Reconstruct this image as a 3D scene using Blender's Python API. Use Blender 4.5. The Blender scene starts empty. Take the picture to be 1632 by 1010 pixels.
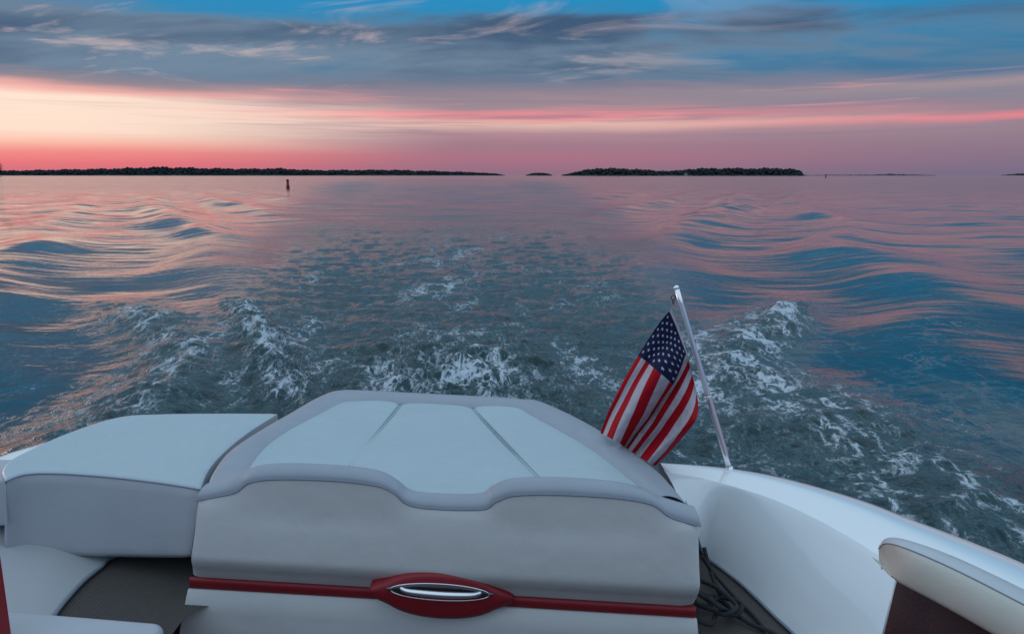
import bpy, math, random
import numpy as np
from mathutils import Vector, Matrix
random.seed(4); rng=np.random.default_rng(7)
scene=bpy.context.scene; col=scene.collection
# ---------------------------------------------------------------- camera
H=1.85; F=1179.0; P=math.radians(10.85)
cp,sp=math.cos(P),math.sin(P)
cam=bpy.data.cameras.new('camera'); camo=bpy.data.objects.new('camera',cam); col.objects.link(camo)
cam.sensor_width=36; cam.lens=36*F/1632; cam.clip_start=.02; cam.clip_end=60000
camo.location=(0,0,H); camo.rotation_euler=(math.pi/2-P,0,0); scene.camera=camo
def ray(px,py):
    a=(px-816)/F; b=-(py-505)/F
    return Vector((a, cp+b*sp, -sp+b*cp))
def atZ(px,py,z):
    r=ray(px,py); t=(z-H)/r.z; return Vector((0,0,H))+r*t
def atY(px,py,Y):
    r=ray(px,py); return Vector((0,0,H))+r*(Y/r.y)
# ---------------------------------------------------------------- node helpers
def lin(c):
    return tuple(((v/255)/12.92 if v/255<=.04045 else ((v/255+.055)/1.055)**2.4) for v in c)+(1,)
class NT:
    def __init__(s,nt): s.nt=nt; s.n=nt.nodes; s.l=nt.links
    def inp(s,sock,v):
        if isinstance(v,bpy.types.NodeSocket): s.l.new(v,sock)
        elif v is not None: sock.default_value=v
    def m(s,op,a,b=None,c=None,clamp=False):
        n=s.n.new('ShaderNodeMath'); n.operation=op; n.use_clamp=clamp
        s.inp(n.inputs[0],a); s.inp(n.inputs[1],b); s.inp(n.inputs[2],c); return n.outputs[0]
    def ss(s,v,a,b,lo=0.,hi=1.):
        n=s.n.new('ShaderNodeMapRange'); n.interpolation_type='SMOOTHSTEP'
        s.inp(n.inputs[0],v); n.inputs[1].default_value=a; n.inputs[2].default_value=b; n.inputs[3].default_value=lo; n.inputs[4].default_value=hi
        return n.outputs[0]
    def xyz(s,x,y,z=0.):
        n=s.n.new('ShaderNodeCombineXYZ'); s.inp(n.inputs[0],x); s.inp(n.inputs[1],y); s.inp(n.inputs[2],z); return n.outputs[0]
    def noise(s,vec,scale,detail=4,rough=.5,dist=0.):
        n=s.n.new('ShaderNodeTexNoise'); s.inp(n.inputs['Vector'],vec); n.inputs['Scale'].default_value=scale
        n.inputs['Detail'].default_value=detail; n.inputs['Roughness'].default_value=rough; n.inputs['Distortion'].default_value=dist
        return n.outputs[0]
    def ridge(s,n,k):
        return s.m('SUBTRACT',1.,s.m('MULTIPLY',s.m('ABSOLUTE',s.m('SUBTRACT',n,.5)),k),clamp=True)
    def mix(s,f,a,b,mode='MIX'):
        n=s.n.new('ShaderNodeMix'); n.data_type='RGBA'; n.blend_type=mode
        s.inp(n.inputs[0],f); s.inp(n.inputs[6],a); s.inp(n.inputs[7],b); return n.outputs[2]
    def ramp(s,f,stops):
        n=s.n.new('ShaderNodeValToRGB'); s.inp(n.inputs[0],f); cr=n.color_ramp
        while len(cr.elements)<len(stops): cr.elements.new(.5)
        for e,(p,c) in zip(cr.elements,stops): e.position=p; e.color=c
        return n.outputs[0]
    def bump(s,h,strength,dist,nrm=None):
        n=s.n.new('ShaderNodeBump'); s.inp(n.inputs['Strength'],strength); n.inputs['Distance'].default_value=dist
        s.inp(n.inputs['Height'],h)
        if nrm is not None: s.l.new(nrm,n.inputs['Normal'])
        return n.outputs[0]
    def vm(s,op,a,b=None):
        n=s.n.new('ShaderNodeVectorMath'); n.operation=op; s.inp(n.inputs[0],a)
        if b is not None: s.inp(n.inputs[1],b)
        return n.outputs[0]
def newmat(name):
    m=bpy.data.materials.new(name); m.use_nodes=True; t=NT(m.node_tree); b=t.n['Principled BSDF']; return m,t,b
def simple(name,c,rough=.5,metal=0.,coat=0.,nscale=0,nvar=.1,bs=0,bd=.001,spec=.5):
    m,t,b=newmat(name); b.inputs['Roughness'].default_value=rough; b.inputs['Metallic'].default_value=metal
    b.inputs['Coat Weight'].default_value=coat; b.inputs['Specular IOR Level'].default_value=spec
    tc=t.n.new('ShaderNodeTexCoord').outputs['Object']
    n=t.noise(tc,nscale or 3,4,.6)
    c1=tuple(v*(1-nvar) for v in c)+(1,); c2=tuple(min(1,v*(1+nvar)) for v in c)+(1,)
    t.l.new(t.mix(n,c1,c2),b.inputs['Base Color'])
    if bs:
        n2=t.noise(tc,bs,3,.6); t.l.new(t.bump(n2,.35,bd),b.inputs['Normal'])
    return m
M={}
def vinyl(name,c,rough=.42,var=.07,cre=.0008):
    m,t,b=newmat(name); b.inputs['Roughness'].default_value=rough
    tc=t.n.new('ShaderNodeTexCoord').outputs['Object']
    n=t.noise(tc,5,6,.65); 
    t.l.new(t.mix(n,tuple(v*(1-var) for v in c)+(1,),tuple(min(1,v*(1+var)) for v in c)+(1,)),b.inputs['Base Color'])
    t.l.new(t.ss(t.noise(tc,26,3,.6),.3,.7,rough-.08,rough+.12),b.inputs['Roughness'])
    g=t.noise(tc,420,2,.6); w=t.noise(tc,7,2,.5); cr_=t.noise(tc,26,4,.6,1.2)
    hh=t.m('ADD',t.m('ADD',t.m('MULTIPLY',g,.00028),t.m('MULTIPLY',w,.006)),t.m('MULTIPLY',cr_,cre))
    t.l.new(t.bump(hh,1.,1.),b.inputs['Normal'])
    return m
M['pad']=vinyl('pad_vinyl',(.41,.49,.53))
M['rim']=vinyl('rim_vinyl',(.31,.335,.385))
M['face']=vinyl('face_vinyl',(.545,.525,.52),.45,.045,.0007)
M['grey']=vinyl('side_vinyl',(.44,.45,.49),.45,.05,.0007)
M['gel']=simple('white_gelcoat',(.78,.79,.81),.12,0,.8,2,.03)
M['gelshade']=simple('shaded_gelcoat',(.46,.46,.48),.4,0,0,3,.05)  # greyer gelcoat for the port inner panel, shade below the cushion painted in
M['red']=simple('red_vinyl',(.24,.006,.014),.5,0,0,40,.15,300,.0006)
M['chrome']=simple('chrome',(.78,.78,.81),.16,1,0,5,.03)
M['steel']=simple('brushed_steel',(.86,.86,.90),.28,1,0,5,.03)
M['recess']=simple('recess_metal',(.13,.12,.13),.35,1,0,5,.1)
M['dark']=simple('black_rubber',(.012,.012,.014),.55,0,0,30,.3)
M['seam']=simple('seam_thread',(.24,.26,.32),.8,0,0,200,.3)
M['seamlight']=simple('pale_seam',(.30,.37,.42),.7,0,0,200,.3)
M['rope']=simple('dark_rope',(.018,.018,.022),.85,0,0,60,.5,250,.003)
M['tree']=simple('dark_foliage',(.050,.060,.066),.95,0,0,.05,.5,spec=.02)
M['bark']=simple('bark',(.04,.03,.025),.95,0,0,.5,.3)
M['sand']=simple('shore_sand',(.07,.068,.065),.95,0,0,.05,.3)
M['buoyred']=simple('buoy_red_paint',(.30,.02,.025),.6,0,0,3,.2)
M['buoydark']=simple('buoy_dark_paint',(.03,.03,.03),.6,0,0,3,.2)
M['housewhite']=simple('white_boards',(.38,.38,.40),.7,0,0,1,.1)
M['roof']=simple('roof_shingle',(.1,.09,.09),.8,0,0,1,.1)
m,t,b=newmat('woven_floor'); tc=t.n.new('ShaderNodeTexCoord').outputs['Object']
sx=t.n.new('ShaderNodeSeparateXYZ'); t.l.new(tc,sx.inputs[0])
wa=t.m('SINE',t.m('MULTIPLY',sx.outputs[0],620)); wb=t.m('SINE',t.m('MULTIPLY',sx.outputs[1],620))
wv=t.m('ADD',t.ss(t.m('MULTIPLY',wa,wb),-.9,.9,0.,.55),t.m('MULTIPLY',t.noise(tc,130,4,.7),.7))
t.l.new(t.mix(wv,(.016,.013,.012,1),(.105,.090,.083,1)),b.inputs['Base Color']); b.inputs['Roughness'].default_value=.85
M['weave']=m
m,t,b=newmat('maroon_speckle'); tc=t.n.new('ShaderNodeTexCoord').outputs['Object']
n=t.noise(tc,300,3,.7); t.l.new(t.mix(t.ss(n,.50,.75),(.022,.004,.007,1),(.11,.010,.018,1)),b.inputs['Base Color']); b.inputs['Roughness'].default_value=.7; M['maroon']=m
def cloth(name,c):
    m,t,b=newmat(name); tc=t.n.new('ShaderNodeTexCoord').outputs['Object']
    n=t.noise(tc,700,2,.6); n2=t.noise(tc,14,3,.6)
    t.l.new(t.mix(n2,tuple(v*.82 for v in c)+(1,),tuple(min(1,v*1.1) for v in c)+(1,)),b.inputs['Base Color'])
    b.inputs['Roughness'].default_value=.8; b.inputs['Specular IOR Level'].default_value=.15
    t.l.new(t.bump(t.m('ADD',t.m('MULTIPLY',n,.0002),t.m('MULTIPLY',t.noise(tc,26,3,.5),.010)),1.,1.),b.inputs['Normal'])
    return m
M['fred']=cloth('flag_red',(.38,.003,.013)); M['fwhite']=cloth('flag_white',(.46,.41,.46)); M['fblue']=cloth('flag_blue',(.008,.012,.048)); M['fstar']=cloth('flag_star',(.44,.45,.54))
# ---------------------------------------------------------------- object helpers
def meshobj(name,verts,faces,mats,parent=None,fm=None,smooth=True):
    me=bpy.data.meshes.new(name); me.from_pydata([tuple(v) for v in verts],[],faces)
    if not isinstance(mats,(list,tuple)): mats=[mats]
    for k in mats: me.materials.append(k)
    if fm is not None: me.polygons.foreach_set('material_index',fm)
    me.polygons.foreach_set('use_smooth',[smooth]*len(me.polygons)); me.update()
    o=bpy.data.objects.new(name,me); col.objects.link(o); o.parent=parent
    return o
def tag(o,label=None,cat=None,group=None,kind=None):
    if label: o['label']=label
    if cat: o['category']=cat
    if group: o['group']=group
    if kind: o['kind']=kind
    return o
def empty(name,loc,label,cat,group=None):
    o=bpy.data.objects.new(name,None); o.location=loc; o.empty_display_size=.1; col.objects.link(o); return tag(o,label,cat,group)
def root_fix(o,root):
    o.parent=root; o.matrix_parent_inverse=Matrix.Translation(-Vector(root.location)); return o
def grid(rows,closed_u=False):
    V=[];Fc=[];nr=len(rows);nc=len(rows[0])
    for r in rows: V+=list(r)
    for i in range(nr-1):
        for j in range(nc if closed_u else nc-1):
            k=(j+1)%nc
            Fc.append((i*nc+j,i*nc+k,(i+1)*nc+k,(i+1)*nc+j))
    return V,Fc
def cr(pts,n):
    A=np.array([list(p) for p in pts],float); k=len(A); out=[]
    for i in range(n):
        s=i/(n-1)*(k-1); a=min(int(s),k-2); f=s-a
        p0=A[max(a-1,0)];p1=A[a];p2=A[a+1];p3=A[min(a+2,k-1)]
        out.append(.5*((2*p1)+(-p0+p2)*f+(2*p0-5*p1+4*p2-p3)*f*f+(-p0+3*p1-3*p2+p3)*f**3))
    return out
def tube(pts,r,seg=10,caps=True):
    pts=[Vector(p) for p in pts]
    rs=r if isinstance(r,(list,tuple)) else [r]*len(pts)
    V=[];Fc=[]; up=Vector((0,0,1)); prev=None
    for i,p in enumerate(pts):
        d=(pts[min(i+1,len(pts)-1)]-pts[max(i-1,0)]).normalized()
        if prev is None: a=d.cross(up if abs(d.z)<.9 else Vector((1,0,0))).normalized()
        else: a=(prev-d*prev.dot(d)).normalized()
        prev=a; b=d.cross(a)
        for k in range(seg):
            w=2*math.pi*k/seg; V.append(p+(a*math.cos(w)+b*math.sin(w))*rs[i])
    for i in range(len(pts)-1):
        for k in range(seg):
            q=(k+1)%seg; Fc.append((i*seg+k,i*seg+q,(i+1)*seg+q,(i+1)*seg+k))
    if caps: Fc.append(tuple(range(seg))[::-1]); Fc.append(tuple((len(pts)-1)*seg+k for k in range(seg)))
    return V,Fc
def lathe(prof,seg=20,origin=(0,0,0)):
    o=Vector(origin); rows=[[o+Vector((r*math.cos(2*math.pi*k/seg),r*math.sin(2*math.pi*k/seg),z)) for k in range(seg)] for r,z in prof]
    return grid(rows,True)
def merge(parts):
    V=[];Fc=[]
    for v,f in parts:
        o=len(V); V+=list(v); Fc+=[tuple(i+o for i in q) for q in f]
    return V,Fc
# ---------------------------------------------------------------- numpy noise
G=rng.random((256,256))*2*math.pi; GX,GY=np.cos(G),np.sin(G)
def pn(x,y):
    xi=np.floor(x).astype(np.int64); yi=np.floor(y).astype(np.int64); fx=x-xi; fy=y-yi
    u=fx*fx*fx*(fx*(fx*6-15)+10); v=fy*fy*fy*(fy*(fy*6-15)+10)
    def g(i,j,dx,dy):
        a=(xi+i)&255; b=(yi+j)&255; return GX[a,b]*dx+GY[a,b]*dy
    n=(g(0,0,fx,fy)*(1-u)+g(1,0,fx-1,fy)*u)*(1-v)+(g(0,1,fx,fy-1)*(1-u)+g(1,1,fx-1,fy-1)*u)*v
    return n*1.5
def fbm(x,y,o=4,g=.5):
    s=0;a=1
    for i in range(o): s=s+a*pn(x+17.3*i,y-9.1*i); x=x*2.03;y=y*2.03;a*=g
    return s
def sst(v,a,b):
    t=np.clip((v-a)/(b-a),0,1); return t*t*(3-2*t)
# ---------------------------------------------------------------- water
ya=np.linspace(-30,2.3,60,endpoint=False)
k=np.linspace(H/2.3,H/220,680); yb=H/k
yc=np.geomspace(225,25000,60)
Y1=np.concatenate([ya,yb,yc]); NC=960
U=np.linspace(-1,1,NC)
HW=4+1.1*np.abs(Y1)
X=U[None,:]*HW[:,None]; Y=np.repeat(Y1[:,None],NC,1)
yp=np.clip(Y,0,None)
sC=X-(.15-.09*yp); A=np.abs(sC)
near=lambda w:1-sst(yp,w*.5,w)
Z=.034*fbm(X/8+5,Y/4.0,2,.4)*near(240)
Z+=.008*fbm(X/3.0,Y/1.2+20,2,.45)*near(110)
wr=.7*fbm(X/8,Y/8+3,2)
s0=1.9+.31*yp
env=np.exp(-((A-s0-.2)/(1.25+.13*yp))**2)*(sst(yp,2,6))*(1-.6*sst(yp,25,110))*near(320)
q1=(yp-A/.44)/12.5+.25*wr+np.where(sC>0,.42,.58)
ph=2*math.pi*q1; c=(.5+.5*np.cos(ph))
Z+=.31*np.where(sC>0,1,.85)*(.6+.4*sst(yp,7,14))*env*(c**2.0-.3)*(1+.25*fbm(X/3.+9,Y/3.,2))
env2=np.exp(-((A-s0-4.2-.08*yp)/(3.2+.18*yp))**2)*near(120)
Z+=.055*env2*(c**1.3-.4)
eb=2.65+.62*np.clip(yp-7.2,0,4)
band=np.exp(-((A-eb)/.6)**2)*sst(yp,2.,4)*(1-sst(yp,9.5,12.5))
Z+=.12*band*(1+.5*fbm(X*1.2,Y*1.2,3))
trough=np.exp(-((A-1.6)/.6)**2)*(1-sst(yp,7,14)); Z-=.08*trough
w1=1.7+.105*yp
turb=(1-sst(A,w1*.75,w1*1.3+.5))
tn=fbm(X/.70,Y/.45,5,.50); rid=1-np.abs(fbm(X/1.0+3,Y/.6,4,.5))*1.6
Z+=turb*(.034*tn+.022*rid)*(1-.86*sst(yp,8,42))
Z+=band*.028*fbm(X/.34,Y/.26,4,.52)
ch=np.exp(-((sC+.05)/(.95+.05*yp))**2)*sst(yp,3.5,5.5)*(1-sst(yp,6.8,9.6))
Z+=ch*(.04+.08*fbm(X/.36,Y/.30,4,.56))
cxl=-1.95-.46*(Y-6.2)
crl=np.exp(-((X-cxl)/.28)**2)*sst(yp,5.3,6.3)*(1-sst(yp,9.2,11.5))
Z+=crl*(.13+.09*fbm(X/.34+8,Y/.30,4,.55))
cxr=2.2+.42*(Y-6.2)
crr=np.exp(-((X-cxr)/.28)**2)*sst(yp,7.2,8.6)*(1-sst(yp,9.8,11.5))
Z+=crr*(.09+.07*fbm(X/.34+3,Y/.30,4,.55))
bm=sst(np.maximum(np.abs(X+.2)-1.4,Y-2.9),-.2,.5)
Z=Z*bm-.05*(1-bm)
big=.5+.75*fbm(X/1.5+40,Y/2.6,3,.6); big2=.5+.85*fbm(X/.8+11,Y/1.5+5,3,.55); bg3=.5+.9*fbm(X/.45+60,Y/1.3,3,.55)
stre=np.clip(.5+1.0*fbm(A/.42+60+.3*fbm(X/1.2,Y/1.2,2),Y/2.8+30,3,.55),0,1.2)
rs=np.where(sC>0,1.,.80)
foam=ch*(.34+.42*big2)
foam=np.maximum(foam,crl*(.60+.3*big2)); foam=np.maximum(foam,crr*(.50+.35*big2))
foam=np.maximum(foam,np.exp(-((X-cxl-.50)/.55)**2)*sst(yp,4.5,5.6)*(1-sst(yp,8.0,10.5))*(.18+.40*stre))
foam=np.maximum(foam,rs*band*(.36+.42*stre))
foam=np.maximum(foam,rs*np.exp(-((A-eb+.10)/1.05)**2)*sst(yp,2,3.5)*(1-sst(yp,8.5,12.5))*(.25+.24*big+.32*stre))
foam=np.maximum(foam,np.exp(-((sC+.1)/(.45+.045*yp))**2)*(1-sst(yp,10,50))*(.18+.28*big+.24*bg3))
foam=np.maximum(foam,turb*(1-sst(yp,9,50))*(.12+.20*np.clip(big,0,1)+.26*stre*np.clip(big,0,1)))
foam=np.maximum(foam,env*sst(c,.80,1)*(1-sst(yp,10,18))*(.12+.5*big2)*.5)
foam=np.clip(foam,0,1)
edge_rough=np.exp(-((A-w1*1.02)/(.34*w1+.4))**2)*(1-sst(yp,60,340))*sst(yp,8,22)
turbA=np.clip(np.maximum(turb*(1-.75*sst(yp,16,160)),np.maximum(band*.9,ch)),0,1)
turbA=np.maximum(turbA,edge_rough*.95)*(1-sst(yp,160,600))
nv=X.size; co=np.empty((nv,3),np.float32); co[:,0]=X.ravel();co[:,1]=Y.ravel();co[:,2]=Z.ravel()
nr=len(Y1); idx=np.arange(nv).reshape(nr,NC)
q=np.stack([idx[:-1,:-1],idx[:-1,1:],idx[1:,1:],idx[1:,:-1]],-1).reshape(-1,4)
me=bpy.data.meshes.new('water'); me.vertices.add(nv); me.vertices.foreach_set('co',co.ravel())
me.loops.add(q.size); me.loops.foreach_set('vertex_index',q.ravel().astype(np.int32))
me.polygons.add(len(q)); me.polygons.foreach_set('loop_start',np.arange(0,q.size,4,dtype=np.int32)); 
me.polygons.foreach_set('use_smooth',np.ones(len(q),bool)); me.update(calc_edges=True)
for nm,arr in (('foam',foam),('turb',turbA)):
    a=me.attributes.new(nm,'FLOAT','POINT'); a.data.foreach_set('value',arr.ravel().astype(np.float32))
wo=bpy.data.objects.new('water',me); col.objects.link(wo); tag(wo,'dark blue rippled water with a foaming boat wake','water',kind='structure')
m,t,b=newmat('sea_water')
tc=t.n.new('ShaderNodeTexCoord').outputs['Object']
sx=t.n.new('ShaderNodeSeparateXYZ'); t.l.new(tc,sx.inputs[0])
def attr(n):
    a=t.n.new('ShaderNodeAttribute'); a.attribute_name=n; return a.outputs['Fac']
fo,tu=attr('foam'),attr('turb')
flat=t.xyz(sx.outputs[0],t.m('MULTIPLY',sx.outputs[1],.8),0.)
flow=t.xyz(sx.outputs[0],t.m('MULTIPLY',sx.outputs[1],.55),0.)
aniso=t.xyz(t.m('MULTIPLY',sx.outputs[0],.34),sx.outputs[1],0.)
na=t.noise(flow,3.0,4,.58,.6); nb_=t.noise(flow,11,4,.62,.7); nf=t.noise(flat,34,4,.7)
r1=t.ridge(na,7.0); r2=t.ridge(nb_,5.5)
L=t.m('ADD',t.m('ADD',t.m('MULTIPLY',r1,.38),t.m('MULTIPLY',r2,.38)),t.m('MULTIPLY',nf,.50))
th=t.m('SUBTRACT',L,t.m('SUBTRACT',1.04,t.m('MULTIPLY',fo,.66)))
fmask=t.ss(th,0,.28); fsoft=t.ss(th,-.24,.12)
body=t.mix(fsoft,(.006,.023,.034,1),(.036,.105,.125,1))
body=t.mix(t.m('MULTIPLY',tu,.5),body,(.014,.046,.050,1))
colr=t.mix(t.m('MULTIPLY',fmask,.97),body,(.56,.63,.71,1))
t.l.new(colr,b.inputs['Base Color']); b.inputs['IOR'].default_value=1.33
dr=t.ss(sx.outputs[1],6,120,.04,.13)
t.l.new(t.m('ADD',t.m('ADD',dr,t.m('MULTIPLY',tu,.07)),t.m('MULTIPLY',fmask,.5)),b.inputs['Roughness'])
patch=t.ss(t.noise(aniso,.35,2,.5),.35,.65,.35,1.)
rip=t.noise(aniso,1.7,2,.5); rip2=t.noise(aniso,7,3,.55)
h=t.m('MULTIPLY',patch,t.m('ADD',t.m('MULTIPLY',rip,.034),t.m('MULTIPLY',rip2,.009)))
h=t.m('ADD',h,t.m('MULTIPLY',tu,t.m('MULTIPLY',t.noise(flat,6.5,5,.6,.3),.065)))
h=t.m('ADD',h,t.m('MULTIPLY',fmask,t.m('MULTIPLY',t.m('ADD',nf,nb_),.020)))
bn=t.bump(h,1.,1.)
fy=t.m('MULTIPLY',t.m('SUBTRACT',t.noise(t.xyz(t.m('MULTIPLY',sx.outputs[0],.16),t.m('MULTIPLY',sx.outputs[1],.55),1.7),1.3,4,.65),.5),-1.)
fx=t.m('SUBTRACT',t.noise(t.xyz(t.m('MULTIPLY',sx.outputs[0],.2),t.m('MULTIPLY',sx.outputs[1],.5),8.),1.5,2,.6),.5)
amp=t.m('ADD',t.ss(sx.outputs[1],6,40,0.08,.34),t.m('MULTIPLY',tu,t.ss(sx.outputs[1],8,40,0.,.60)))
sl_=t.xyz(t.m('MULTIPLY',fx,t.m('MULTIPLY',amp,.4)),t.m('MULTIPLY',fy,amp),0.)
t.l.new(t.vm('NORMALIZE',t.vm('ADD',bn,sl_)),b.inputs['Normal'])
me.materials.append(m)
# spray droplets
parts=[]
ico=[(0,0,1),(0.894,0,.447),(.276,.851,.447),(-.724,.526,.447),(-.724,-.526,.447),(.276,-.851,.447),(.724,.526,-.447),(-.276,.851,-.447),(-.894,0,-.447),(-.276,-.851,-.447),(.724,-.526,-.447),(0,0,-1)]
icf=[(0,1,2),(0,2,3),(0,3,4),(0,4,5),(0,5,1),(1,6,2),(2,7,3),(3,8,4),(4,9,5),(5,10,1),(6,7,2),(7,8,3),(8,9,4),(9,10,5),(10,6,1),(11,7,6),(11,8,7),(11,9,8),(11,10,9),(11,6,10)]
def drop(c,r): return [Vector(c)+Vector(v)*r for v in ico],icf
for i in range(1100):
    yv=random.uniform(5.6,9.6); xv=-1.95-.46*(yv-6.2)+random.gauss(.05,.16)
    parts.append(drop((xv,yv,.12+abs(random.gauss(0,.10))),random.uniform(.0012,.0045)))
for cx,cy,wx,wy,hh,n in ((-.35,6.4,.8,.6,.15,520),(1.0,6.2,.5,.5,.12,120)):
    for i in range(n):
        parts.append(drop((random.gauss(cx,wx),random.gauss(cy,wy),.05+abs(random.gauss(0,hh*.6))),random.uniform(.0012,.0042)))
for i in range(260):
    yv=random.uniform(7.8,10.4); parts.append(drop((2.2+.42*(yv-6.2)+random.gauss(0,.15),yv,.10+abs(random.gauss(0,.07))),random.uniform(.0015,.005)))
v,f=merge(parts); o=meshobj('sea_spray',v,f,simple('spray',(.5,.57,.65),.3,0,0,3,.05)); tag(o,'white droplets of spray thrown up by the wake behind the stern','spray',kind='stuff')
# ---------------------------------------------------------------- boat
boat=empty('motorboat',(-.2,1.6,0),'white motorboat stern with grey and pale blue vinyl sun pad and red trimmed bench back','boat')
def part(name,vf,mat,parent=None,fm=None,smooth=True):
    o=meshobj(name,vf[0],vf[1],mat,None,fm,smooth)
    if parent is None: root_fix(o,boat)
    else: o.parent=parent
    return o
def Yf(px): return 1.85+(px-313)/(1115-313)*(-.15)
n=90; FZ=.70
SL0=[atZ(*p,.925) for p in cr([(1048,741),(1100,743),(1160,747),(1230,758),(1300,775),(1380,799),(1450,826),(1540,860),(1632,898),(1750,955),(1900,1040)],n)]
SL1=[atZ(*p,.925) for p in cr([(1060,758),(1110,766),(1165,780),(1230,801),(1290,828),(1350,861),(1410,899),(1480,950),(1560,1012),(1640,1088),(1760,1210)],n)]
SLF=[Vector(p) for p in cr([atZ(1085,800,.88),atZ(1108,850,.80),atZ(1122,885,FZ+.01),atZ(1150,908,FZ),atZ(1178,930,FZ),atZ(1205,955,FZ),atZ(1232,982,FZ),atZ(1262,1010,FZ),atZ(1300,1050,FZ),atZ(1350,1110,FZ),atZ(1420,1200,FZ)],n)]
def capwall(L0,L1,LF,ge=.86,ze=1.12,mat='gel'):
    rows=[]
    for kk in range(17):
        s=kk/16; rows.append([a.lerp(b_,s)+Vector((0,0,.020*math.sin(math.pi/2*min(1,s*2.4))**.75-.016*max(0,s-.4)**1.5)) for a,b_ in zip(L0,L1)])
    part('gunwale',grid(rows),M['gel'])
    base=rows[-1]; rows2=[]
    for kk in range(34):
        s=kk/33; r=[]
        for a,b_ in zip(base,LF):
            g=s**ge
            r.append(Vector((a.x+(b_.x-a.x)*g,a.y+(b_.y-a.y)*g,a.z+(b_.z-a.z)*s**ze)))
        rows2.append(r)
    part('inner_side_panel',grid(rows2),M[mat])
capwall(SL0,SL1,SLF)
PL0=[atZ(*p,.925) for p in cr([(-420,940),(-250,840),(-100,775),(0,731),(60,712),(120,694),(190,680),(300,672),(420,670)],n)]
PL1=[atZ(*p,.925) for p in cr([(-420,1010),(-250,885),(-100,800),(0,750),(80,725),(130,710),(190,700),(300,694),(420,692)],n)]
PLF=[Vector(p) for p in cr([atZ(-500,1400,FZ),atZ(-200,1250,FZ),atZ(20,1100,FZ),atZ(62,1030,FZ),atZ(90,980,FZ),atZ(128,935,FZ),atZ(160,908,FZ),atZ(195,884,FZ),atZ(330,850,FZ)],n)]
capwall(PL0,PL1,PLF,1.6,.75,'gelshade')
part('floor_piping',tube([p+Vector((0,0,.008)) for p in PLF],.006,8),M['seam'])
part('floor_piping',tube([p+Vector((0,0,.006)) for p in SLF],.004,8),M['seam'])
outer=SL0[::-1]+[atZ(1000,742,.72),atZ(862,690,.70),atZ(700,685,.70),atZ(540,680,.70)]+PL0[::-1]
hr=[]
for dz,so in ((0,0),(-.03,.012),(-.06,.012),(-.3,-.01),(-.6,-.08),(-1.05,-.2)):
    r=[]
    for p in outer:
        c0=Vector((-.2,1.2,0)); d=Vector((p.x-c0.x,p.y-c0.y,0)).normalized(); q_=p+d*so; q_.z=p.z+dz; r.append(q_)
    hr.append(r)
part('hull',grid(hr),M['gel'])
zf=FZ-.003
pr_=[(-1.75,1.2),(-1.75,1.79),(-1.75,1.86),(-1.5,2.5)]; pr2=[(-.87,1.2),(-.87,1.79),(-.80,1.86),(-.80,2.5)]
part('side_deck',grid([[Vector((a[0]+(b_[0]-a[0])*i/8,a[1],zf)) for i in range(9)] for a,b_ in zip(pr_,pr2)]),M['weave'])
pr_=[(.56,1.0),(.505,1.68),(.42,1.80),(.42,2.5)]; pr2=[(1.2,1.0),(1.15,1.68),(1.1,1.80),(.95,2.5)]
part('side_deck',grid([[Vector((a[0]+(b_[0]-a[0])*i/8,a[1],zf)) for i in range(9)] for a,b_ in zip(pr_,pr2)]),M['weave'])
part('cockpit_floor',grid([[Vector((-1.45+2.5*i/10,yv_,.40)) for i in range(11)] for yv_ in (-.6,.5,1.6,2.3)]),M['weave'])
# sun pad ----------------------------------------------------------------
def coons(T,B,Lf,Rt,nu,nvv,fn):
    T=cr(T,nu);B=cr(B,nu);Lf=cr(Lf,nvv);Rt=cr(Rt,nvv); rows=[]
    for j in range(nvv):
        v=j/(nvv-1); r=[]
        for i in range(nu):
            u=i/(nu-1)
            p=(1-v)*T[i]+v*B[i]+(1-u)*Lf[j]+u*Rt[j]-((1-u)*(1-v)*T[0]+u*(1-v)*T[-1]+(1-u)*v*B[0]+u*v*B[-1])
            r.append(fn(p,u,v))
        rows.append(r)
    return rows
sl1=lambda y:637-(y-645)*.81
sl2=lambda y:755+(y-652)*.95
def padf(p,u,w):
    q_=atZ(p[0],p[1],1.0); sc=(q_-Vector((0,0,H))).length/F
    d1=abs(p[0]-sl1(p[1]))*sc*.78; d2=abs(p[0]-sl2(p[1]))*sc*.72
    ds=min(d1,d2); dd=min(ds*1.3,(u+.02)*1.1,(1.02-u)*1.1)
    q_.z+=.009*(1-math.exp(-dd/.045))-.0015*math.exp(-(ds/.008)**2)-.001-.004*math.exp(-min(w,1-w)/.03)+.0025*math.sin(u*9+w*4)*math.sin(w*7+u*3)
    return q_
NV=90
rows=coons([(543,641),(620,640),(700,643),(770,646),(835,652)],[(374,800),(600,803),(850,810),(1066,820)],
 [(543,641),(500,666),(452,692),(420,714),(400,736),(386,760),(374,800)],[(835,652),(845,662),(895,690),(960,727),(1010,765),(1040,792),(1066,820)],260,NV,padf)
pad=part('sun_pad',grid(rows),M['pad'])
for fn_,ya_,yb_ in ((sl1,641,800),(sl2,647,808)):
    for o_ in (-2.5,2.5):
        part('seam',tube([atZ(fn_(y_)+o_*(.8+.5*(y_-640)/160),y_,1.0)+Vector((0,0,-.0008)) for y_ in np.linspace(ya_,yb_,40)],.0019,6),M['seamlight'],pad)
st=[((329,778),(397,768)),((331,768),(399,757)),((340,748),(411,732)),((362,720),(430,711)),((405,690),(462,690)),((460,658),(508,665)),((508,631),(543,646)),((545,621),(566,641)),((620,624),(640,643)),((700,628),(700,646)),((780,632),(770,650)),((832,636),(812,652)),((872,642),(834,659)),((960,686),(888,688)),((1043,744),(950,727)),((1072,773),(1000,765)),((1088,792),(1024,784)),((1095,802),(1036,796))]
nb=170
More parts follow.
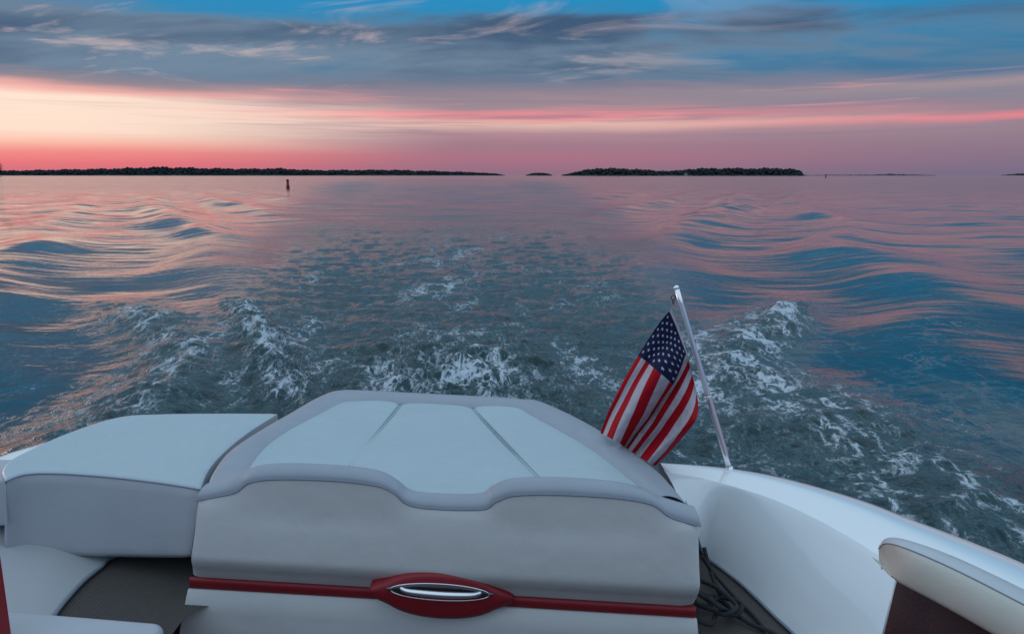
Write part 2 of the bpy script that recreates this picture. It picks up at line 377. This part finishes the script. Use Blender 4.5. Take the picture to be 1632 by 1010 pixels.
so=[atZ(*p,1.000) for p in cr([a for a,_ in st],nb)]; si=[atZ(*p,1.002) for p in cr([c_ for _,c_ in st],nb)]
rows=[[p+Vector((0,0,-.03)) for p in si]]
for kk in range(19):
    s=kk/18; rows.append([a.lerp(b_,s)+Vector((0,0,.024*(math.sin(math.pi*s)**.62)-.008)) for a,b_ in zip(si,so)])
rows.append([p+Vector((0,0,-.045)) for p in so]); rows.append([p+Vector((0,0,-.12)) for p in so])
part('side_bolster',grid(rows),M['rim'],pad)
part('seam',tube([p+Vector((0,0,-.002)) for p in si],.0022,6),M['seamlight'],pad)
cen=Vector((sum(p.x for p in so)/nb,sum(p.y for p in so)/nb,0))
rows=[]
for z,sc in ((.93,.95),(.88,.90),(.3,.86)):
    rows.append([Vector((cen.x+(p.x-cen.x)*sc,cen.y+(p.y-cen.y)*sc,z)) for p in so])
part('engine_hatch',grid(rows,True),M['gel'])
# headrest rim ------------------------------------------------------------
rp=[((313,797),(333,770)),((345,791),(362,764)),((376,784),(388,750)),((400,768),(424,740)),((450,763),(478,738)),((540,766),(560,743)),((602,774),(608,751)),((629,786),(634,765)),((650,803),(657,781)),((690,810),(697,786)),((768,811),(763,786)),((791,799),(785,773)),((822,789),(818,762)),((900,788),(890,760)),((990,794),(970,766)),((1040,804),(1015,775)),((1070,824),(1056,792)),((1117,838),(1104,806))]
nn=200
ro=cr([a for a,_ in rp],nn); ri=cr([c_ for _,c_ in rp],nn)
RO=[atY(p[0],p[1],Yf(p[0])) for p in ro]; RI=[atY(p[0],p[1],Yf(p[0])+.055) for p in ri]
rows=[]
for kk in range(13):
    s=kk/12; rows.append([a.lerp(b_,s)+Vector((0,-.014*math.sin(math.pi*s)*(1-s),.011*math.sin(math.pi*s)**.6)) for a,b_ in zip(RO,RI)])
rows.append([p+Vector((0,.02,-.02)) for p in RI]); rows.append([p+Vector((0,.03,-.10)) for p in RI])
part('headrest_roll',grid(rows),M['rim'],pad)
part('seam',tube([p+Vector((0,-.001,0)) for p in RO],.0022,6),M['seam'],pad)
# bench back ---------------------------------------------------------------
def rowY(lx,ly,rx,ry,dy,bow=0):
    out=[]
    for i in range(nn):
        u=(ro[i][0]-313)/(1117-313); px=lx+(rx-lx)*u; py=ly+(ry-ly)*u+bow*math.sin(math.pi*u); out.append(atY(px,py,Yf(ro[i][0])+dy))
    return out
keys=[RO,rowY(309,812,1118,850,-.014),rowY(305,845,1119,885,-.028),rowY(301,875,1120,918,-.038),rowY(299,890,1121,938,-.041),rowY(299,899,1119,948,-.032),rowY(301,908,1116,956,-.012),rowY(302,918,1111,966,.004)]
rows=[]
for s in np.linspace(0,len(keys)-1,40):
    a=min(int(s),len(keys)-2); f_=s-a; r=[]
    for i in range(nn):
        p0=keys[max(a-1,0)][i];p1=keys[a][i];p2=keys[a+1][i];p3=keys[min(a+2,len(keys)-1)][i]
        r.append(.5*((2*p1)+(-p0+p2)*f_+(2*p0-5*p1+4*p2-p3)*f_*f_+(-p0+3*p1-3*p2+p3)*f_**3))
    for i in range(nn):
        e=min(i,nn-1-i)/8
        if e<1: r[i]=r[i]+Vector((0,.035*(1-math.sqrt(1-(1-e)**2)),0))
    rows.append(r)
for r in rows: r.insert(0,r[0]+Vector((.004,.12,0))); r.append(r[-1]+Vector((-.004,.12,0)))
bb=part('bench_back',grid(rows),M['face'])
low=[rowY(302,936,1110,984,.004),rowY(299,940,1111,988,-.004),rowY(292,975,1114,1020,-.012),rowY(276,1060,1118,1100,-.02),rowY(262,1160,1122,1200,-.02)]
for r in low: r.insert(0,r[0]+Vector((.004,.12,0))); r.append(r[-1]+Vector((-.004,.12,0)))
part('lower_panel',grid(low),M['face'])
sr=[rowY(302,918,1110,966,.008),rowY(302,919,1110,967,-.001),rowY(302,926,1109,975,-.004),rowY(302,936,1108,983,-.001),rowY(302,937,1108,984,.008)]
part('red_stripe',grid(sr),M['red'],bb)
yc_=Yf(703)-.042
def oval(a,b_,cx,cy,dome,yy,tilt=.055,rings=10,seg=64):
    V=[];Fc=[]; V.append(atY(cx,cy,yy-dome))
    for r in range(1,rings+1):
        s=r/rings
        for k_ in range(seg):
            w=2*math.pi*k_/seg
            sw=math.sin(w); cw=math.cos(w)
            flare=1.0+.16*max(0,abs(cw)-.85)/.15
            dx=a*s*cw*flare; dy=b_*s*sw*(1-.25*abs(cw)**6)
            V.append(atY(cx+dx,cy+dy+dx*tilt,yy-dome*math.sqrt(max(0,1-s*s))))
    for k_ in range(seg): Fc.append((0,1+k_,1+(k_+1)%seg))
    for r in range(rings-1):
        for k_ in range(seg):
            q1=1+r*seg; q2=q1+seg; Fc.append((q1+k_,q2+k_,q2+(k_+1)%seg,q1+(k_+1)%seg))
    q1=1+(rings-1)*seg; base=len(V)
    for k_ in range(seg): V.append(V[q1+k_]+Vector((0,.05,0)))
    for k_ in range(seg): Fc.append((q1+k_,base+k_,base+(k_+1)%seg,q1+(k_+1)%seg))
    return V,Fc
part('handle_plate',oval(100,36,703,949,.012,yc_),M['red'],bb)
part('handle_recess',oval(74,11,701,943,.002,yc_-.011),M['recess'],bb)
hp=cr([(638,938),(648,943),(668,946),(703,949),(738,950),(757,949),(767,945)],40)
hv=[]
for i,p in enumerate(hp):
    s=i/39; hv.append(.0035+.0050*math.sin(math.pi*s)**.6)
part('handle',tube([atY(p[0],p[1]-2,yc_-.014-.016*math.sin(math.pi*i/39)) for i,p in enumerate(hp)],hv,16),M['chrome'],bb)
part('handle_rim',tube([atY(701+79*math.cos(w),943+13*math.sin(w)+79*math.cos(w)*.055,yc_-.013) for w in np.linspace(0,2*math.pi,60)],.0018,8,False),M['chrome'],bb)
# port side cushion -----------------------------------------------------------
def cf(p,u,v):
    q_=atZ(p[0],p[1],1.0); e=min(u,1-u,v,1-v); q_.z+=-.007*math.exp(-e/.015)+.002*math.sin(5*u+3*v); return q_
rows=coons([(34,725),(110,690),(190,664),(260,658),(350,656),(442,656)],[(8,764),(40,752),(90,750),(170,756),(250,766),(319,777)],[(34,725),(14,735),(3,750),(8,764)],[(442,656),(392,688),(352,722),(330,750),(319,777)],80,50,cf)
bot=rows[-1]
cus=part('side_cushion',grid(rows),M['pad'])
bl=cr([(6,878),(100,884),(200,887),(303,888)],80)
fr=[]
for s in np.linspace(0,1,16):
    r=[]
    for i in range(80):
        p=bot[i]; bp=atY(bl[i][0],bl[i][1],p.y); e=min(i,79-i)/5
        ev=min(s,1-s)/.06
        r.append(Vector((p.x+(bp.x-p.x)*s,p.y-.006*(1-(1-min(1,ev))**2)**.5+(.008*(1-e)**2 if e<1 else 0),p.z+(bp.z-p.z)*s)))
    fr.append(r)
fr.append([p+Vector((0,.5,.0)) for p in fr[-1]])
part('cushion_front',grid(fr),M['grey'],cus)
part('seam',tube([p+Vector((0,-.002,.001)) for p in bot],.0022,6),M['seam'],cus)
for q_ in (-1,0):
    part('cushion_side',grid([[r[q_] for r in rows],[r[q_]+Vector((0,0,-.13)) for r in rows]]),M['grey'],cus)
def rbox(cx,cy,z0,z1,hx,hy,rz,rad,nseg=10,rc=.02):
    rows=[]
    prof=[(-rad*(1-math.sin(k_/6*math.pi/2)),z0+rad*(1-math.cos(k_/6*math.pi/2))) for k_ in range(7)]+[(-rad*(1-math.cos(k_/6*math.pi/2)),z1-rad*(1-math.sin(k_/6*math.pi/2))) for k_ in range(7)]
    c,s=math.cos(rz),math.sin(rz)
    for off,z in prof:
        r=[]
        for qx,qy,a0 in ((1,1,0),(-1,1,90),(-1,-1,180),(1,-1,270)):
            for k_ in range(nseg):
                a=math.radians(a0+90*k_/(nseg-1)); R=rad+rc
                x=qx*(hx-R)+(R+off)*math.cos(a); y=qy*(hy-R)+(R+off)*math.sin(a)
                r.append(Vector((cx+x*c-y*s,cy+x*s+y*c,z)))
        rows.append(r)
    v,f=grid(rows,True); nn_=len(rows[0]); f=f+[tuple(range(nn_))[::-1],tuple(len(v)-nn_+k_ for k_ in range(nn_))]
    return v,f
pc=atZ(8,764,1.0)
part('port_cushion',rbox(pc.x-.012-.30,pc.y+.03+.08,pc.z-.16,pc.z-.012,.30,.08,0,.012,rc=.006),M['grey'])
c1=atZ(270,990,.80); c0=atZ(-10,967,.80)
d=(c1-c0).normalized(); ang=math.atan2(d.y,d.x); perp=Vector((d.y,-d.x,0))
cc=(c1-d*.45)+perp*.30
part('bench_seat',rbox(cc.x,cc.y,.705,.80,.45,.30,ang,.018),M['grey'])
xr=atY(4,930,1.5)
part('red_side_trim',rbox(xr.x-.12,1.503,FZ,atY(4,885,1.5).z,.12,.003,0,.0015,rc=.0005),M['red'])
# ---------------------------------------------------------------- helm seat bottom right
hs=empty('helm_seat',(.62,.85,.40),'cream vinyl seat back with dark maroon speckled panel in the lower right corner','seat')
def hpart(name,vf,mat):
    return root_fix(meshobj(name,vf[0],vf[1],mat),hs)
cream=vinyl('cream_vinyl',(.60,.57,.50),.4,.05,.0005); creamtop=vinyl('cream_top_vinyl',(.50,.52,.54),.4,.05,.0005)
ku=cr([(1401,868),(1418,857),(1450,861),(1520,886),(1600,923),(1700,972),(1850,1044)],60)
km=cr([(1400,873),(1412,865),(1444,873),(1514,903),(1594,943),(1684,991),(1806,1063)],60)
kb=cr([(1401,893),(1409,907),(1432,927),(1490,958),(1560,997),(1640,1045),(1750,1115)],60)
def yy(i): return 1.05-.25*i/59
TU=[atY(p[0],p[1],yy(i)+.04*min(1,(i+.5)/5)) for i,p in enumerate(ku)]; TM=[atY(p[0],p[1],yy(i)) for i,p in enumerate(km)]; TB=[atY(p[0],p[1],yy(i)+.004) for i,p in enumerate(kb)]
rows=[[p+Vector((0,.0,-.05*min(1,i/6))) for i,p in enumerate(TU)]]
for s in np.linspace(0,1,8): rows.append([a.lerp(b_,s)+Vector((0,0,.004*math.sin(math.pi*s)*min(1,i/5))) for i,(a,b_) in enumerate(zip(TU,TM))])
hpart('top_cap',grid(rows),creamtop)
rows=[]
for s in np.linspace(0,1,14): rows.append([a.lerp(b_,s)+Vector((0,-.014*math.sin(math.pi*s)**.6*min(1,(i/6))**.5,0)) for i,(a,b_) in enumerate(zip(TM,TB))])
rows.append([p+Vector((0,.05*min(1,max(0,(i-2)/10)),0)) for i,p in enumerate(TB)])
hpart('back_cushion',grid(rows),cream)
hpart('seam',tube([p+Vector((0,-.001,.0)) for p in TM],.0010,6),M['seam'])
e0=[atY(p[0],p[1],yy(i)+.02) for i,p in enumerate(cr([(1427,924),(1490,955),(1560,994),(1640,1042),(1750,1112)],60))]
e1=[atY(p[0],p[1],yy(i)+.02) for i,p in enumerate(cr([(1404,1020),(1470,1050),(1550,1090),(1640,1130),(1750,1210)],60))]
hpart('side_panel',grid([[p+Vector((0,.004,0)) for p in e0],e0,e1]),M['maroon'])
hpart('panel_edge',tube([e0[0]+Vector((0,-.002,0)),e0[0].lerp(e1[0],.5)+Vector((0,-.002,0)),e1[0]+Vector((0,-.002,0))],.0022,8),M['gel'])
hpart('pedestal',tube([Vector((.72,.84,.40)),Vector((.72,.84,1.0))],.05,16),M['dark'])
# ---------------------------------------------------------------- flagpole and flag
b0=atZ(1163,747,.940); YP=b0.y; tp=atY(1078,458,YP+.10)
fp=empty('flagpole',b0,'polished steel flag staff leaning outboard from the starboard stern corner','flagpole')
def fpart(name,vf,mat):
    return root_fix(meshobj(name,vf[0],vf[1],mat),fp)
fpart('pole',tube([b0.lerp(tp,s) for s in np.linspace(0,1,12)],[.0098-.0018*s for s in np.linspace(0,1,12)],16),M['steel'])
dirp=(tp-b0).normalized()
fpart('finial',tube([tp+dirp*x for x in (-.006,-.002,.002,.005,.007)],[.0082,.0088,.0083,.006,.0015],16),M['steel'])
fpart('socket',tube([b0-dirp*.02,b0,b0+dirp*.004,b0+dirp*.008],[.0135,.013,.0115,.0105],18),M['steel'])
def onpole(py):
    lo,hi=0.,1.
    for _ in range(40):
        md=(lo+hi)/2; p=b0.lerp(tp,md); r=p-Vector((0,0,H)); tt=r.y*cp-r.z*sp; v=(r.y*sp+r.z*cp)/tt; y_=505-v*F
        if y_>py: lo=md
        else: hi=md
    return p
def ring(c,rr,rad,nrm):
    nrm=nrm.normalized(); a=nrm.cross(Vector((0,1,.2))).normalized(); b_=nrm.cross(a)
    return tube([c+(a*math.cos(w)+b_*math.sin(w))*rr for w in np.linspace(0,2*math.pi,25)],rad,8,False)
c=onpole(632)
fpart('clip',merge([ring(c,.0100,.0018,dirp),ring(c+Vector((-.012,-.010,-.004)),.006,.0013,Vector((.3,1,.1)))]),M['chrome'])
c=atY(1073,478,YP+.085); fpart('clip',merge([ring(c+Vector((0,0,.008)),.007,.0014,Vector((.2,1,0))),ring(c+Vector((0,-.002,-.006)),.006,.0014,Vector((1,.2,0)))]),M['dark'])
FT=[(1070,492),(1052,513),(1033,541),(1013,573),(995,604),(980,634),(967,662),(957,690)]
FB=[(1112,634),(1113,646),(1112,659),(1106,674),(1093,691),(1078,708),(1062,725),(1044,742)]
FH=[(1070,492),(1082,522),(1093,556),(1103,592),(1112,634)]
FF=[(957,690),(978,701),(999,714),(1021,729),(1044,742)]
NUF,NVF=190,131
T_=cr(FT,NUF);B_=cr(FB,NUF);H_=cr(FH,NVF);F_=cr(FF,NVF)
def smp(L,s):
    x=s*(len(L)-1); a=min(int(x),len(L)-2); return L[a]*(1-(x-a))+L[a+1]*(x-a)
def S(u,v):
    p=(1-v)*smp(T_,u)+v*smp(B_,u)+(1-u)*smp(H_,v)+u*smp(F_,v)-((1-u)*(1-v)*T_[0]+u*(1-v)*T_[-1]+(1-u)*v*B_[0]+u*v*B_[-1])
    Yh=YP+.085-.065*v; g=min(1,u*2.5)
    a1=v*10.5+u*2.4; a2=v*21+u*5+1
    fold=.050*math.sin(a1)*g+.022*math.sin(a2)*g+.022*math.sin(u*8+1.5*v)*v
    pp=p+np.array([7*math.cos(a1)+2.5*math.cos(a2),4.5*math.cos(a1)+1.5*math.cos(a2)])*g*(1-abs(2*v-1))+np.array([0,-8.])*math.sin(math.pi*min(1,u/.7))*math.sin(math.pi*v)
    return atY(pp[0],pp[1],Yh+fold-.03*u)
V=[];Fc=[];fm=[]
for j in range(NVF):
    for i in range(NUF): V.append(S(i/(NUF-1),j/(NVF-1)))
for j in range(NVF-1):
    for i in range(NUF-1):
        u=(i+.5)/(NUF-1); v=(j+.5)/(NVF-1)
        Fc.append((j*NUF+i,j*NUF+i+1,(j+1)*NUF+i+1,(j+1)*NUF+i))
        if u<.035: fm.append(1)
        elif u<.40 and v<7/13: fm.append(2)
        else: fm.append(int(v*13)%2)
u0,u1=.045,.395
for r in range(9):
    ncs=6 if r%2==0 else 5
    for c_ in range(ncs):
        cu=u0+(u1-u0)*((2*c_+1+(r%2))/12); cv=(7/13)*((r+1)/10)
        for side in (-1,1):
            base=len(V); pts=[]
            for k_ in range(10):
                R=(.0205 if k_%2==0 else .0082); w=math.pi/2+k_*math.pi/5
                pts.append((cu+R*math.cos(w)/1.45,cv-R*math.sin(w)))
            cen_=S(cu,cv); nrm=(S(cu+.01,cv)-cen_).cross(S(cu,cv+.01)-cen_).normalized()*(.0013*side)
            V.append(cen_+nrm)
            for a_ in pts: V.append(S(*a_)+nrm)
            for k_ in range(10): Fc.append((base,base+1+k_,base+1+(k_+1)%10)); fm.append(3)
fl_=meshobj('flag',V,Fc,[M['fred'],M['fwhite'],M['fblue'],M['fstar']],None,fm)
tag(fl_,'red and white striped flag with starry blue canton hanging from the steel staff','flag')
# ---------------------------------------------------------------- rope
pts=[atZ(1122,872,.78),atZ(1128,895,.75),atZ(1138,925,.73),atZ(1150,950,.72)]
cR=atZ(1140,985,FZ)
for i in range(30):
    w=i/45*2*math.pi*4.2; rr=.042+.018*math.sin(i*1.3)
    pts.append(Vector((cR.x+rr*math.cos(w)+random.uniform(-.012,.012),cR.y+rr*1.5*math.sin(w)+random.uniform(-.015,.015),FZ+.010+.0018*i+random.uniform(0,.012))))
pts+= [atZ(1165,975,FZ+.02),atZ(1200,995,FZ+.01),atZ(1235,1010,FZ+.01),atZ(1270,1040,FZ+.01)]
v,f=tube([Vector(p) for p in cr(pts,420)],.0062,8)
pts2=[atZ(1118,885,.79),atZ(1135,910,.74),atZ(1170,950,FZ+.01),atZ(1205,985,FZ+.006),atZ(1225,1015,FZ+.006),atZ(1235,1050,FZ+.006)]
v2,f2=tube([Vector(p) for p in cr(pts2,80)],.005,8)
o=meshobj('rope',*merge([(v,f),(v2,f2)]),M['rope']); tag(o,'black mooring rope coiled on the woven floor beside the bench back','rope')
# ---------------------------------------------------------------- shores, woods, buoys
def X_at(px,Yd): return (px-816)/F*(Yd*cp)
def wood(name,prof,Yd,n,label,landlabel,depth=60):
    prof=sorted(prof); xs=[p[0] for p in prof]; hs_=[p[1] for p in prof]
    parts=[]
    for i in range(n):
        px=random.uniform(xs[0],xs[-1]); wav=1+.05*math.sin(px*.13)+.05*math.sin(px*.31+1)+.04*math.sin(px*.9)
        h=np.interp(px,xs,hs_)/F*Yd*wav
        if h<1: continue
        Yv=Yd+random.uniform(0,depth); x=X_at(px,Yv); hh=h*random.uniform(.84,.99)
        w=min(h*.14,1.6)*random.uniform(.5,1.0)
        z=hh-w*1.3
        vv=[Vector((x,Yv,z))+Vector((a[0]*w*random.uniform(.7,1.5),a[1]*w,a[2]*w*random.uniform(.9,1.8))) for a in ico]
        parts.append((vv,icf))
        zc=random.uniform(.06,.85)*z; r=min(h*.25,2.8)
        vv=[Vector((x,Yv,zc))+Vector((a[0]*r*random.uniform(.8,1.5),a[1]*r,a[2]*r*random.uniform(.7,1.2))) for a in ico]
        parts.append((vv,icf))
    v,f=merge(parts); o=meshobj(name,v,f,M['tree'],None,None,True); tag(o,label,'trees',kind='stuff')
    ns=60; fr=[];tp_=[];bk=[]
    for i in range(ns):
        px=xs[0]+(xs[-1]-xs[0])*i/(ns-1); h=max(.4,np.interp(px,xs,hs_)/F*Yd*.45); ed=min(1,min(i,ns-1-i)/3+.02)
        j=random.uniform(-4,4)
        fr.append(Vector((X_at(px,Yd),Yd-12+j,-.3))); tp_.append(Vector((X_at(px,Yd),Yd-4+j,.9*ed))); bk.append(Vector((X_at(px,Yd+depth),Yd+depth*.5,h*ed+.3)))
    last=[p+Vector((0,depth,-p.z-.3)) for p in bk]
    o=meshobj('shore',*grid([fr,tp_,bk,last]),M['sand']); tag(o,landlabel,'shore',kind='structure')
wood('woodland',[(-120,6),(0,8),(60,9),(100,10),(160,11),(260,14),(330,12),(400,11),(440,12),(500,9),(620,9.5),(700,7.5),(760,5.5),(790,3.5),(805,1)],2100,11000,'long low dark wooded shoreline along the left horizon','low bank under the long left shoreline',120)
wood('woodland',[(896,2),(910,5),(930,9),(950,12.5),(985,12),(1010,11),(1050,8.5),(1075,8),(1100,11.5),(1150,12.5),(1200,12),(1240,12.5),(1265,11),(1276,8),(1280,2)],1500,7000,'wooded island with taller trees right of centre on the horizon','low bank under the wooded island',80)
wood('woodland',[(838,1.5),(848,4.5),(862,5.5),(872,4),(880,1.5)],1700,300,'tiny dark wooded islet between the two long shores','low bank under the tiny islet',30)
wood('woodland',[(1281,1.2),(1320,1.6),(1390,2),(1420,3.2),(1470,1.5),(1490,1)],2000,500,'thin line of scrub on the spit right of the wooded island','flat sandy spit right of the wooded island',30)
wood('woodland',[(1595,1),(1615,3),(1640,4.5),(1700,5)],2200,250,'faint strip of trees at the far right end of the horizon','low bank at the far right horizon',30)
Yd=1150; tx=Vector((X_at(-3,Yd),Yd,0))
tr=empty('shore_tree',tx,'tall dark tree standing above the shore at the left edge','tree')
root_fix(meshobj('trunk',*merge([tube([tx,tx+Vector((.3,0,8)),tx+Vector((0,0,18))],[.6,.45,.15],8)]+[tube([tx+Vector((.2,0,h)),tx+Vector((s*3.2,0,h+3.5))],[.25,.08],6) for h,s in ((7,1),(9,-1),(11,1),(12.5,-1))]),M['bark']),tr)
parts=[]
for i in range(1500):
    a=random.uniform(0,2*math.pi); zz=random.uniform(3,24); rr=(6.5*math.sin(math.pi*min(1,(zz-1)/24))**.6)*math.sqrt(random.random())*random.choice((.7,1,1.15))
    c=tx+Vector((rr*math.cos(a),rr*math.sin(a),zz)); s=random.uniform(.4,1.0)
    if math.sin(c.x*1.3)*math.sin(c.z*1.1)<-.6: continue
    q_=[c+Vector((random.uniform(-s,s),random.uniform(-s,s),random.uniform(-s,s))) for _ in range(4)]
    parts.append((q_,[(0,1,2),(1,2,3),(0,2,3)]))
root_fix(meshobj('crown',*merge(parts),M['tree'],None,None,False),tr)
def buoy(px,py,hpx,mat,label):
    p=atZ(px,py,0); s=hpx/F*p.y
    r=empty('channel_buoy',p,label,'buoy')
    root_fix(meshobj('body',*lathe([(.001,-.3*s),(.19*s,-.25*s),(.19*s,.30*s),(.17*s,.36*s),(.14*s,.40*s),(.135*s,.80*s)],20,p),mat),r)
    root_fix(meshobj('top_mark',*lathe([(.135*s,.80*s),(.16*s,.81*s),(.16*s,.90*s),(.13*s,.97*s),(.001,s)],20,p),mat),r)
buoy(459,300,14,M['buoyred'],'tall red channel buoy floating left of the wake')
buoy(1316,283.2,5,M['buoydark'],'small dark buoy on the water near the right horizon')
buoy(985,282.4,3.2,M['buoydark'],'tiny dark buoy in front of the wooded island')
hp_=Vector((X_at(1093,1490),1490,0)); hz=empty('waterside_house',hp_,'tiny pale house among the trees of the wooded island','house')
def boxm(c,hx,hy,z0,z1):
    V=[Vector((c.x+a*hx,c.y+b_*hy,z)) for z in (z0,z1) for a,b_ in ((-1,-1),(1,-1),(1,1),(-1,1))]
    return V,[(0,1,2,3),(4,7,6,5),(0,4,5,1),(1,5,6,2),(2,6,7,3),(3,7,4,0)]
root_fix(meshobj('wall',*boxm(hp_,2.4,2.5,0,3.6),M['housewhite'],None,None,False),hz)
V=[hp_+Vector((a,b_,c_)) for a,b_,c_ in ((-2.8,-3,3.6),(2.8,-3,3.6),(2.8,3,3.6),(-2.8,3,3.6),(-2.8,0,5.4),(2.8,0,5.4))]
root_fix(meshobj('roof',V,[(0,1,5,4),(2,3,4,5),(0,4,3),(1,2,5),(0,3,2,1)],M['roof'],None,None,False),hz)
# ---------------------------------------------------------------- sky
w=bpy.data.worlds.new('World'); scene.world=w; w.use_nodes=True; t=NT(w.node_tree); t.n.clear()
out=t.n.new('ShaderNodeOutputWorld')
tc=t.n.new('ShaderNodeTexCoord').outputs['Generated']; sx=t.n.new('ShaderNodeSeparateXYZ'); t.l.new(tc,sx.inputs[0]); x,y,z=sx.outputs
e=t.m('ABSOLUTE',z); az=t.m('ARCTAN2',x,y)
d=t.m('ADD',t.m('MULTIPLY',x,-.8),t.m('MULTIPLY',y,.6))
n1=t.noise(t.xyz(t.m('MULTIPLY',az,1.3),t.m('MULTIPLY',e,13),.3),1.6,4,.55)
e2=t.m('ADD',e,t.m('MULTIPLY',t.m('SUBTRACT',n1,.5),t.ss(e,.0,.12,.003,.050)))
E=t.m('MULTIPLY',e2,4.)
def R(stops): return t.ramp(E,[(p*4,lin(c)) for p,c in stops])
rL=R([(0,(194,108,122)),(.014,(226,116,124)),(.026,(238,138,134)),(.037,(246,188,170)),(.050,(250,221,202)),(.086,(250,224,206)),(.096,(238,174,166)),(.107,(152,134,142)),(.13,(92,112,134))])
rC=R([(0,(138,108,130)),(.02,(166,112,130)),(.04,(160,120,136)),(.056,(174,136,146)),(.068,(220,182,172)),(.078,(232,140,146)),(.087,(158,136,146)),(.105,(132,126,142)),(.125,(84,110,138))])
rR=R([(0,(116,106,132)),(.025,(136,114,134)),(.045,(145,124,139)),(.058,(155,130,143)),(.066,(222,130,142)),(.073,(150,129,142)),(.092,(132,131,147)),(.103,(160,143,150)),(.125,(74,104,136))])
base=t.mix(t.ss(d,0,.6),rR,rC); base=t.mix(t.ss(d,.64,.94),base,rL)
n2=t.noise(t.xyz(t.m('MULTIPLY',az,1.8),t.m('MULTIPLY',e,60),4.),1.5,4,.6,.3)
sk=t.m('MULTIPLY',t.ss(n2,.48,.66),t.m('MULTIPLY',t.ss(e,.03,.06),t.m('MULTIPLY',t.ss(e,.10,.13,1,0),t.ss(d,.6,.97,1,.2))))
base=t.mix(t.m('MULTIPLY',sk,.65),base,lin((142,124,142)))
sk2=t.m('MULTIPLY',t.ss(t.noise(t.xyz(t.m('MULTIPLY',az,2.2),t.m('MULTIPLY',e,75),9.),1.3,4,.6,.3),.58,.70),t.m('MULTIPLY',t.ss(e,.05,.07),t.ss(e,.11,.14,1,0)))
base=t.mix(t.m('MULTIPLY',sk2,.45),base,lin((238,154,156)))
den=t.m('ADD',e,.10); px_=t.m('DIVIDE',x,den); py_=t.m('DIVIDE',y,den)
pr=t.xyz(t.m('ADD',t.m('MULTIPLY',px_,.46),t.m('MULTIPLY',py_,.18)),t.m('MULTIPLY',py_,.82),2.)
n3=t.noise(pr,.95,6,.50,.4); n4=t.noise(pr,2.8,6,.55,.5)
cl=t.m('ADD',t.m('MULTIPLY',n3,.74),t.m('MULTIPLY',n4,.26))
slate=t.mix(t.ss(cl,.38,.58),lin((62,88,118)),lin((110,132,154)))
bias=t.m('ADD',cl,t.m('ADD',t.m('MULTIPLY',x,.12),t.m('MULTIPLY',t.ss(e,.150,.200),.14)))
gap=t.ss(bias,.53,.67)
blue=t.mix(t.ss(e,.12,.22),lin((54,116,154)),lin((26,138,190)))
deck=t.mix(t.m('MULTIPLY',gap,.92),slate,blue)
lit=t.m('MULTIPLY',t.ss(t.noise(pr,2.2,6,.6,.9),.55,.70),t.ss(d,.1,.9))
deck=t.mix(t.m('MULTIPLY',lit,.6),deck,lin((208,186,186)))
sky1=t.mix(t.ss(e2,.100,.135),base,deck)
hi=t.mix(t.ss(n3,.38,.62),(.46,.61,.74,1),(.60,.82,1.02,1))
sky2=t.mix(t.ss(e,.21,.50),sky1,hi)
bg=t.n.new('ShaderNodeBackground'); t.l.new(sky2,bg.inputs[0]); bg.inputs[1].default_value=1.04
ns=t.n.new('ShaderNodeTexSky'); ns.sky_type='NISHITA'; ns.sun_disc=False; ns.sun_elevation=math.radians(4); ns.sun_rotation=math.radians(-53)
bg2=t.n.new('ShaderNodeBackground'); t.l.new(ns.outputs[0],bg2.inputs[0]); bg2.inputs[1].default_value=.001
ad=t.n.new('ShaderNodeAddShader'); t.l.new(bg.outputs[0],ad.inputs[0]); t.l.new(bg2.outputs[0],ad.inputs[1]); t.l.new(ad.outputs[0],out.inputs[0])
sl=bpy.data.lights.new('sun','SUN'); sl.energy=.30; sl.angle=math.radians(12); sl.color=(1,.70,.58); so_=bpy.data.objects.new('sun',sl); col.objects.link(so_)
sd_=Vector((-.8,.6,.07)); so_.rotation_euler=sd_.to_track_quat('Z','Y').to_euler()
scene.view_settings.view_transform='Standard'; scene.view_settings.look='None'; scene.view_settings.exposure=0
